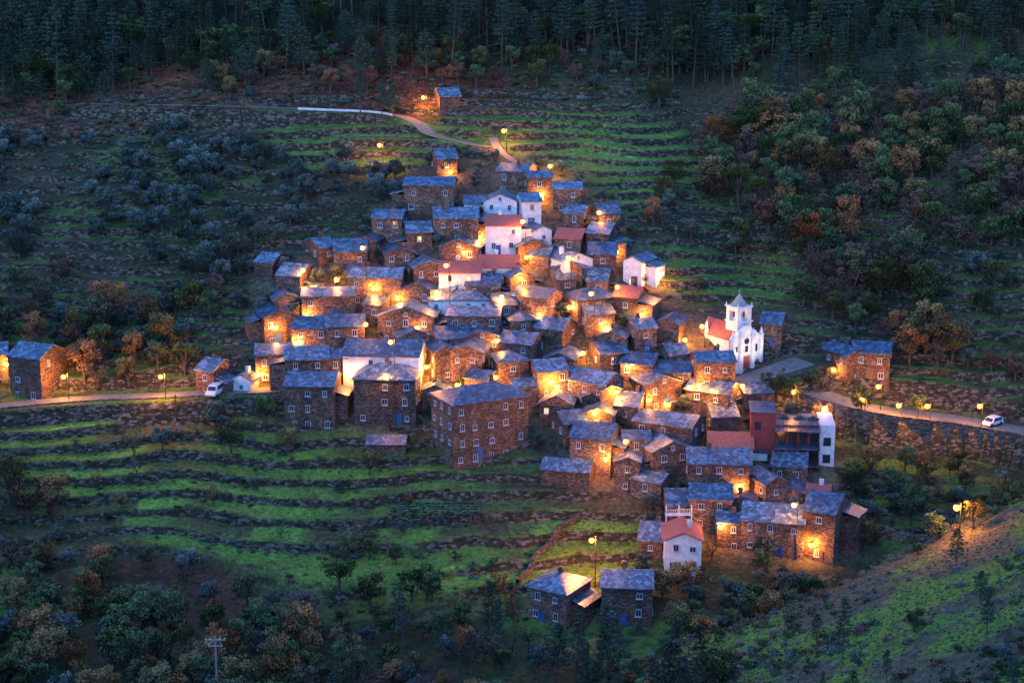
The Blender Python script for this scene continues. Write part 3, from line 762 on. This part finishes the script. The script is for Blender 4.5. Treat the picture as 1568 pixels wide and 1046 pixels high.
LIB = {
 'olive': [broad('olive_tree_a', M_olive), broad('olive_tree_b', M_olive, 1.9, 3.6, 12), broad('olive_tree_c', M_olive, 2.4, 4.4, 16, 80, .34, .7, .3, .3)],
 'green': [broad('oak_tree_a', M_green, 2.8, 6.2, 20, 80, .38), broad('oak_tree_b', M_green, 2.4, 5.4, 16, 80, .38)],
 'autumn': [broad('chestnut_tree_a', M_autumn, 2.7, 6, 18, 70, .36, .8, .3, .3), broad('chestnut_tree_b', M_autumn, 2.3, 5.2, 15, 65, .36, .8, .3, .3)],
 'brown': [broad('russet_tree_a', M_brown, 2.5, 5.4, 17, 60, .33, .8, .3, .28), bare('russet_tree_b', 5.2, M_brown, 30)],
 'bare': [bare('bare_tree_a', 5, M_brown, 12), bare('bare_tree_b', 4.2, M_autumn, 16)],
 'pine': [pine('pine_tree_a', 12), pine('pine_tree_b', 9.5, .25, 2.6), pine('pine_tree_c', 13.5, .45, 2.4)],
 'bush': [tuft('bush_a', M_green, .9, 150, .28), tuft('bush_b', M_olive, .8, 130, .25), tuft('bush_c', M_brown, .8, 110, .25)],
 'grass': [tuft('grass_a', M_grass, .4, 44, .3), tuft('grass_b', M_grass, .5, 50, .34, .4), tuft('grass_c', M_green, .45, 50, .28)],
 'fern': [tuft('fern_a', M_fern, .6, 70, .3), tuft('fern_b', M_fern, .5, 60, .26)],
 'rock': [rockm('rock_a', .45), rockm('rock_b', .7)],
}
def gn_scatter(name, objs, pts, scl):
    n = len(pts)
    if n == 0: return
    uniq = sorted(set(objs), key=lambda o: o.name); pos_ = {o: i for i, o in enumerate(uniq)}
    pick = np.array([pos_[o] for o in objs])[rng.integers(0, len(objs), n)]
    me = bpy.data.meshes.new(name); me.vertices.add(n); me.vertices.foreach_set('co', np.asarray(pts, np.float32).ravel())
    a = me.attributes.new('scl', 'FLOAT', 'POINT'); a.data.foreach_set('value', np.asarray(scl, np.float32))
    a = me.attributes.new('rot', 'FLOAT_VECTOR', 'POINT')
    rr = np.zeros((n, 3), np.float32); rr[:, 2] = rng.uniform(0, 6.28, n); rr[:, :2] = rng.normal(0, .06, (n, 2)); a.data.foreach_set('vector', rr.ravel())
    a = me.attributes.new('idx', 'INT', 'POINT'); a.data.foreach_set('value', pick.astype(np.int32))
    o = bpy.data.objects.new(name, me); sc.collection.objects.link(o)
    c = bpy.data.collections.new(name+'_species')
    for s in uniq: c.objects.link(s)
    ng = bpy.data.node_groups.new(name, 'GeometryNodeTree')
    ng.interface.new_socket('Geometry', in_out='INPUT', socket_type='NodeSocketGeometry'); ng.interface.new_socket('Geometry', in_out='OUTPUT', socket_type='NodeSocketGeometry')
    gi = ng.nodes.new('NodeGroupInput'); gout = ng.nodes.new('NodeGroupOutput')
    ip = ng.nodes.new('GeometryNodeInstanceOnPoints'); ci = ng.nodes.new('GeometryNodeCollectionInfo')
    ci.inputs['Collection'].default_value = c; ci.inputs['Separate Children'].default_value = True; ci.inputs['Reset Children'].default_value = True
    def attr(nm, t): k = ng.nodes.new('GeometryNodeInputNamedAttribute'); k.data_type = t; k.inputs['Name'].default_value = nm; return k.outputs['Attribute']
    ng.links.new(gi.outputs[0], ip.inputs['Points']); ng.links.new(ci.outputs[0], ip.inputs['Instance']); ip.inputs['Pick Instance'].default_value = True
    ng.links.new(attr('idx', 'INT'), ip.inputs['Instance Index']); ng.links.new(attr('rot', 'FLOAT_VECTOR'), ip.inputs['Rotation']); ng.links.new(attr('scl', 'FLOAT'), ip.inputs['Scale'])
    ng.links.new(ip.outputs[0], gout.inputs[0])
    md = o.modifiers.new('scatter', 'NODES'); md.node_group = ng
FT = np.array(foot)
RP = np.concatenate([np.c_[A[:, :2], np.full(len(A), hw)] for A, hw in roads.values()])
def clear(x, y, m=0.0):
    k = np.ones(len(x), bool)
    for c in range(0, len(x), 4000):
        s = slice(c, c+4000)
        d = np.hypot(x[s, None]-FT[None, :, 0], y[s, None]-FT[None, :, 1]); k[s] &= (d > FT[None, :, 2]+m).all(1)
        d = np.hypot(x[s, None]-RP[None, :, 0], y[s, None]-RP[None, :, 1]); k[s] &= (d > RP[None, :, 2]+.6+max(m, -.4)).all(1)
    return k
def jgrid(x0, x1, y0, y1, s, keep=1.0):
    X, Y = np.meshgrid(np.arange(x0, x1, s), np.arange(y0, y1, s)); X = X.ravel(); Y = Y.ravel()
    X = X+rng.uniform(-.48, .48, len(X))*s; Y = Y+rng.uniform(-.48, .48, len(Y))*s
    k = rng.random(len(X)) < keep; return X[k], Y[k]
TOT = {}
def scatter(name, kinds, poly, s, keep=1.0, scale=(.75, 1.25), m=0.0, excl=(), den=None, bounds=None):
    P = poly_world(poly) if poly is not None else None
    bb = bounds or (P[:, 0].min(), P[:, 0].max(), P[:, 1].min(), P[:, 1].max())
    x, y = jgrid(*bb, s, keep)
    k = np.ones(len(x), bool) if P is None else inpoly(P, x, y)
    for e in excl: k &= ~inpoly(Z[e], x, y)
    if den: k &= rng.random(len(x)) < den(x, y)
    x, y = x[k], y[k]; k = clear(x, y, m); x, y = x[k], y[k]
    z = H(x, y); objs = [o for kk in kinds for o in LIB[kk]]
    gn_scatter(name, objs, np.stack([x, y, z-.1], 1), rng.uniform(*scale, len(x))); TOT[name] = len(x)
clump = lambda sc_, a, b, s: (lambda x, y: ss(a, b, fbm(x/sc_, y/sc_, s, 3)))
scatter('pine_forest', ['pine', 'pine', 'green'], None, 3.9, .9, (.6, 1.3), bounds=(-190, 190, 350, 450))
scatter('pine_grove', ['pine', 'green'], [(-250,60),(330,40),(420,150),(200,165),(-250,200)], 4.5, .7, (.6, 1.1))
scatter('pine_copse', ['pine', 'green', 'brown', 'pine'], [(1000,40),(1800,60),(1800,200),(1300,170),(1080,140)], 4.0, .85, (.6, 1.05))
scatter('bracken_slope', ['fern', 'bush'], [(-250,130),(330,80),(600,40),(780,60),(1000,60),(1050,170),(760,150),(560,165),(-250,260)], 1.5, .75, (.7, 1.5), excl=('terr', 'upmeadow'))
scatter('slope_trees', ['brown', 'bare', 'autumn', 'green', 'olive'], [(280,100),(780,60),(1050,60),(1080,190),(900,140),(700,140),(350,150)], 4.6, .65, (.5, 1.0), excl=('terr', 'upmeadow'))
scatter('olive_grove', ['olive'], [(-250,215),(380,210),(620,265),(600,350),(440,360),(370,450),(370,560),(-250,580)], 3.4, .75, (.65, 1.15), .4, excl=('village',), den=clump(12, .34, .5, 61))
scatter('mixed_slope_trees', ['brown', 'bare', 'autumn', 'green'], [(-250,430),(330,430),(380,560),(250,590),(-250,600)], 3.9, .75, (.75, 1.25), .3)
scatter('scrub_slope', ['bush', 'fern', 'grass'], [(-250,200),(380,190),(700,260),(380,450),(370,600),(-250,610)], 1.5, .8, (.5, 1.1), 0, excl=('village',), den=lambda x, y: riser(x, y)*.75+.1)
scatter('chestnut_wood', ['autumn', 'brown', 'green', 'brown', 'green', 'bare'], [(1200,170),(1850,150),(1850,560),(1400,590),(1370,530),(1215,480),(1200,400),(1140,350),(1060,300),(1060,190)], 3.4, .92, (.75, 1.5), .3, excl=('terr', 'terr2', 'terr3'))
scatter('orchard_trees', ['green', 'olive', 'brown'], [(1440,400),(1700,380),(1700,620),(1480,570)], 4.2, .65, (.6, 1.1), .3)
scatter('gully_trees', ['brown', 'olive', 'green', 'autumn'], [(1000,280),(1150,270),(1210,380),(1060,370),(1000,350)], 3.6, .75, (.6, 1.1), .3)
scatter('terrace_trees', ['olive', 'green', 'bush'], [(930,400),(1050,400),(1210,450),(1210,500),(1040,480)], 3.6, .6, (.5, .9), .3)
scatter('valley_wood', ['green', 'pine', 'olive', 'green', 'brown', 'autumn'], [(420,960),(620,955),(800,960),(1100,1010),(1150,1100),(1150,1300),(420,1300)], 3.4, .85, (.5, .95), .5)
scatter('valley_floor_trees', ['green', 'olive', 'brown', 'autumn', 'green', 'autumn'], [(-250,930),(120,930),(300,950),(470,960),(470,1300),(-350,1300)], 3.6, .9, (.65, 1.2), .5)
scatter('valley_edge_trees', ['autumn', 'green', 'brown', 'olive'], [(-250,660),(20,660),(90,740),(120,830),(400,890),(700,915),(700,950),(300,950),(-250,940)], 4.0, .55, (.5, .95), .5)
scatter('terrace_shrubs', ['bush', 'bush', 'grass', 'fern'], [(-250,630),(440,660),(660,720),(850,750),(1010,800),(960,900),(800,940),(400,940),(-250,930)], 1.1, .9, (.4, 1.2), -.5,
        den=lambda x, y: riser(x, y)*.75*ss(.3, .48, fbm(x/9, y/9, 88, 2))+.04*ss(.4, .6, fbm(x/12, y/12, 89, 2)))
scatter('upper_terrace_shrubs', ['bush', 'fern', 'grass'], [(380,185),(930,155),(1060,200),(1210,380),(1210,455),(1000,450),(960,335),(700,240),(440,255)], 1.1, .9, (.4, 1.0), -.5,
        den=lambda x, y: riser(x, y)*.75+.03)
scatter('meadow_grass', ['grass'], [(-50,640),(440,665),(660,720),(850,750),(1010,800),(960,900),(600,910),(-50,860)], .8, .5, (.3, .6), -1)
scatter('garden_trees', ['olive', 'green', 'autumn', 'bare'], [(80,640),(430,660),(640,720),(900,770),(800,870),(600,890),(150,830)], 5.5, .38, (.4, .9), .5)
scatter('stream_thicket', ['green', 'olive', 'autumn', 'bush'], [(1180,860),(1300,860),(1440,800),(1600,770),(1600,700),(1280,700),(1310,800),(1290,870),(1130,960),(1000,980),(1000,900)], 2.8, .8, (.4, 1.0), .5)
scatter('village_plants', ['bush', 'olive', 'grass'], [(385,400),(620,262),(760,225),(870,245),(1030,450),(1225,560),(1310,860),(1010,790),(870,735),(650,655),(430,655)], 2.2, .5, (.35, .8), -1.8)
onhill = lambda x, y: (Hs(x, y) > -89)*1.0
FB = (8, 75, 112, 196)
scatter('foreground_scrub', ['bush', 'bush', 'fern', 'grass'], None, 1.1, .8, (.4, 1.3), 0, den=lambda x, y: onhill(x, y)*np.maximum(ss(.46, .6, fbm(x/8, y/8, 77, 3)), .6*ss(183, 189, y)*(x > 38)), bounds=FB)
scatter('foreground_grass', ['grass'], None, .6, .9, (.3, .55), 0, den=onhill, bounds=FB)
scatter('foreground_rocks', ['rock'], None, 1.6, .5, (.3, 1.1), 0, den=lambda x, y: onhill(x, y)*ss(.44, .6, fbm(x/9, y/9, 79, 3)), bounds=FB)
scatter('foreground_trees', ['pine', 'olive', 'green'], None, 5.2, .42, (.22, .5), 0, den=lambda x, y: onhill(x, y)*(1-.9*(y > 158)), bounds=FB)
P = []
for i in range(9):
    for j in range(26):
        a = march(H, 610+j*5.2-(i*3), 772+i*4.2)[0]; P.append((a.x, a.y, a.z))
cb = tuft('cabbage', M_olive, .38, 30, .34, .45)
gn_scatter('cabbage_plot', [cb], P, np.full(len(P), .9))

def single(name, kind, k, u, v, s):
    p = march(H, u, v)[0]; o = bpy.data.objects.new(name, LIB[kind][k].data); sc.collection.objects.link(o)
    o.location = p; o.scale = (s, s, s); o.rotation_euler[2] = random.uniform(0, 6)
for nm, kind, k, u, v, s in [('chestnut_tree','autumn',0,1088,300,1.3),('chestnut_tree','autumn',1,340,135,.9),('oak_tree','green',0,1190,612,.7),('oak_tree','green',1,1215,618,.8),
    ('oak_tree','green',0,1318,636,.75),('oak_tree','green',1,1405,640,.7),('russet_tree','brown',0,45,800,1.4),('chestnut_tree','autumn',0,15,770,1.3),('chestnut_tree','autumn',0,85,790,1.1),
    ('pine_tree','pine',0,552,175,.8),('pine_tree','pine',1,585,178,.75),('pine_tree','pine',1,600,176,.65),('bare_tree','bare',0,205,700,1.0),('oak_tree','green',1,405,652,.95),('russet_tree','bare',0,150,600,1.1),
    ('chestnut_tree','autumn',0,130,585,1.2),('olive_tree','olive',2,330,660,1.1),('olive_tree','olive',0,250,690,.9),('chestnut_tree','autumn',1,765,920,.8),('oak_tree','green',0,520,905,1.0),
    ('olive_tree','olive',0,1170,860,1.0),('olive_tree','olive',1,985,880,.8),('bare_tree','bare',1,1090,860,1.0),('chestnut_tree','autumn',1,1530,770,.8),('oak_tree','green',1,1245,600,.7),
    ('russet_tree','brown',0,60,500,1.1),('chestnut_tree','autumn',0,250,540,1.1),('pine_tree','pine',2,1290,1010,.5),('pine_tree','pine',1,1250,990,.4),
    ('chestnut_tree','autumn',1,1490,810,.7),('oak_tree','green',0,1430,830,.6)]:
    single(nm, kind, k, u, v, s)

# ------------------------------------------------------------------ vehicles & poles
def car(name, u, v, yaw, van=False, lift=.1):
    p = march(H, u, v)[0]
    p.z = hz(p.x, p.y)+lift; e = empty(name, p, R(yaw))
    Ln, Wd, Ht = (4.2, 1.75, 1.85) if van else (4.0, 1.7, 1.48)
    pr = [(-.5,.22),(.5,.22),(.5,.42),(.47,.5),(.28,.56),(.14,.97),(.08,1.0),(-.3,1.0),(-.42,.9),(-.485,.6),(-.5,.4)]
    if van: pr = [(-.5,.18),(.5,.18),(.5,.36),(.46,.46),(.33,.52),(.2,.96),(.15,1.0),(-.46,1.0),(-.49,.95),(-.5,.5),(-.5,.3)]
    b = MB(); n = len(pr)
    sec = lambda y: [(x*Ln, y*(1 if z < .58 else .86), z*Ht) for x, z in pr]
    b.add(sec(-Wd/2)+sec(Wd/2), [tuple(range(n)), tuple(range(2*n-1, n-1, -1))]+[((i+1) % n, i, i+n, (i+1) % n+n) for i in range(n)])
    o = b.obj('body', [M_car], e); bv = o.modifiers.new('b', 'BEVEL'); bv.width = .06; bv.segments = 2
    g = MB(); z0, z1 = .6*Ht, .92*Ht
    for sg in (-1, 1):
        y0 = sg*Wd/2*.955; y1 = sg*Wd/2*.89
        for x0, x1, xt0, xt1 in ((-.38,-.12,-.33,-.12),(-.1,.22,-.1,.12)):
            g.add([(x0*Ln,y0+sg*.03,z0),(x1*Ln,y0+sg*.03,z0),(xt1*Ln,y1+sg*.03,z1),(xt0*Ln,y1+sg*.03,z1)], [(0,1,2,3)])
    xa, xb = (.30, .165) if not van else (.335, .23)
    g.add([(xa*Ln-.05,-Wd*.4,z0),(xa*Ln-.05,Wd*.4,z0),(xb*Ln,Wd*.37,z1),(xb*Ln,-Wd*.37,z1)], [(0,1,2,3)])
    g.obj('windows', [M_glass], e)
    w = MB()
    for x in (-.31, .32):
        for sg in (-1, 1): w.tube((x*Ln, sg*(Wd/2-.18), .32), (x*Ln, sg*(Wd/2+.02), .32), .32, .32, 14); w.tube((x*Ln, sg*(Wd/2+.02), .32), (x*Ln, sg*(Wd/2+.03), .32), .19, .17, 10, 1)
    w.obj('wheels', [M_rub, M_metal], e)
car('parked_car', 1519, 652, -140); car('parked_van', 329, 606, 258, True)
def pole(u, v, h=7):
    p = march(H, u, v)[0]; e = empty('utility_pole', p); b = MB()
    b.tube((0,0,-1),(0,0,h),.16,.1,8); b.box(-1.3,1.3,-.06,.06,h-.5,h-.36); b.box(-.9,.9,-.06,.06,h-1.3,h-1.16)
    for x in (-1.2,-.6,.6,1.2): b.tube((x,0,h-.36),(x,0,h-.1),.06,.04,6,1)
    for x in (-.8,.8): b.tube((x,0,h-1.16),(x,0,h-.95),.06,.04,6,1)
    b.obj('pole', [M_conc, M_white], e)
pole(334, 1082, 9.5)
def spole(u, v, h):
    p = march(H, u, v)[0]; e = empty('wooden_pole', p); b = MB(); b.tube((0,0,-1),(0,0,h),.12,.08,8); b.box(-.35,.35,-.04,.04,h-.4,h-.3); b.obj('pole', [M_wood], e)
spole(925, 800, 5); spole(633, 690, 6); spole(270, 640, 4); spole(208, 715, 4)

# ------------------------------------------------------------------ world & sun
w = bpy.data.worlds.new('World'); sc.world = w; w.use_nodes = True; nt = w.node_tree; bg = nt.nodes['Background']
sk = nt.nodes.new('ShaderNodeTexSky'); sk.sky_type = 'NISHITA'; sk.sun_disc = False
EL, AZ = R(3), R(205)
sk.sun_elevation = EL; sk.sun_rotation = AZ; sk.altitude = 600
mx = nt.nodes.new('ShaderNodeMix'); mx.data_type = 'RGBA'; mx.blend_type = 'MULTIPLY'; mx.inputs[0].default_value = 1
nt.links.new(sk.outputs[0], mx.inputs[6]); mx.inputs[7].default_value = (.40, .76, 1.75, 1)
nt.links.new(mx.outputs[2], bg.inputs[0]); bg.inputs[1].default_value = .92
sl = bpy.data.lights.new('sun', 'SUN'); sl.energy = .42; sl.angle = R(25); sl.color = (.64, .8, 1.0)
so = bpy.data.objects.new('sun', sl); sc.collection.objects.link(so)
el = R(68); dirv = Vector((math.sin(AZ)*math.cos(el), math.cos(AZ)*math.cos(el), math.sin(el)))
so.rotation_euler = dirv.to_track_quat('Z', 'Y').to_euler()
sc.view_settings.view_transform = 'Standard'; sc.view_settings.look = 'None'; sc.view_settings.exposure = 0
print('houses', len(HL), nfill, 'ground', nx, ny, TOT)
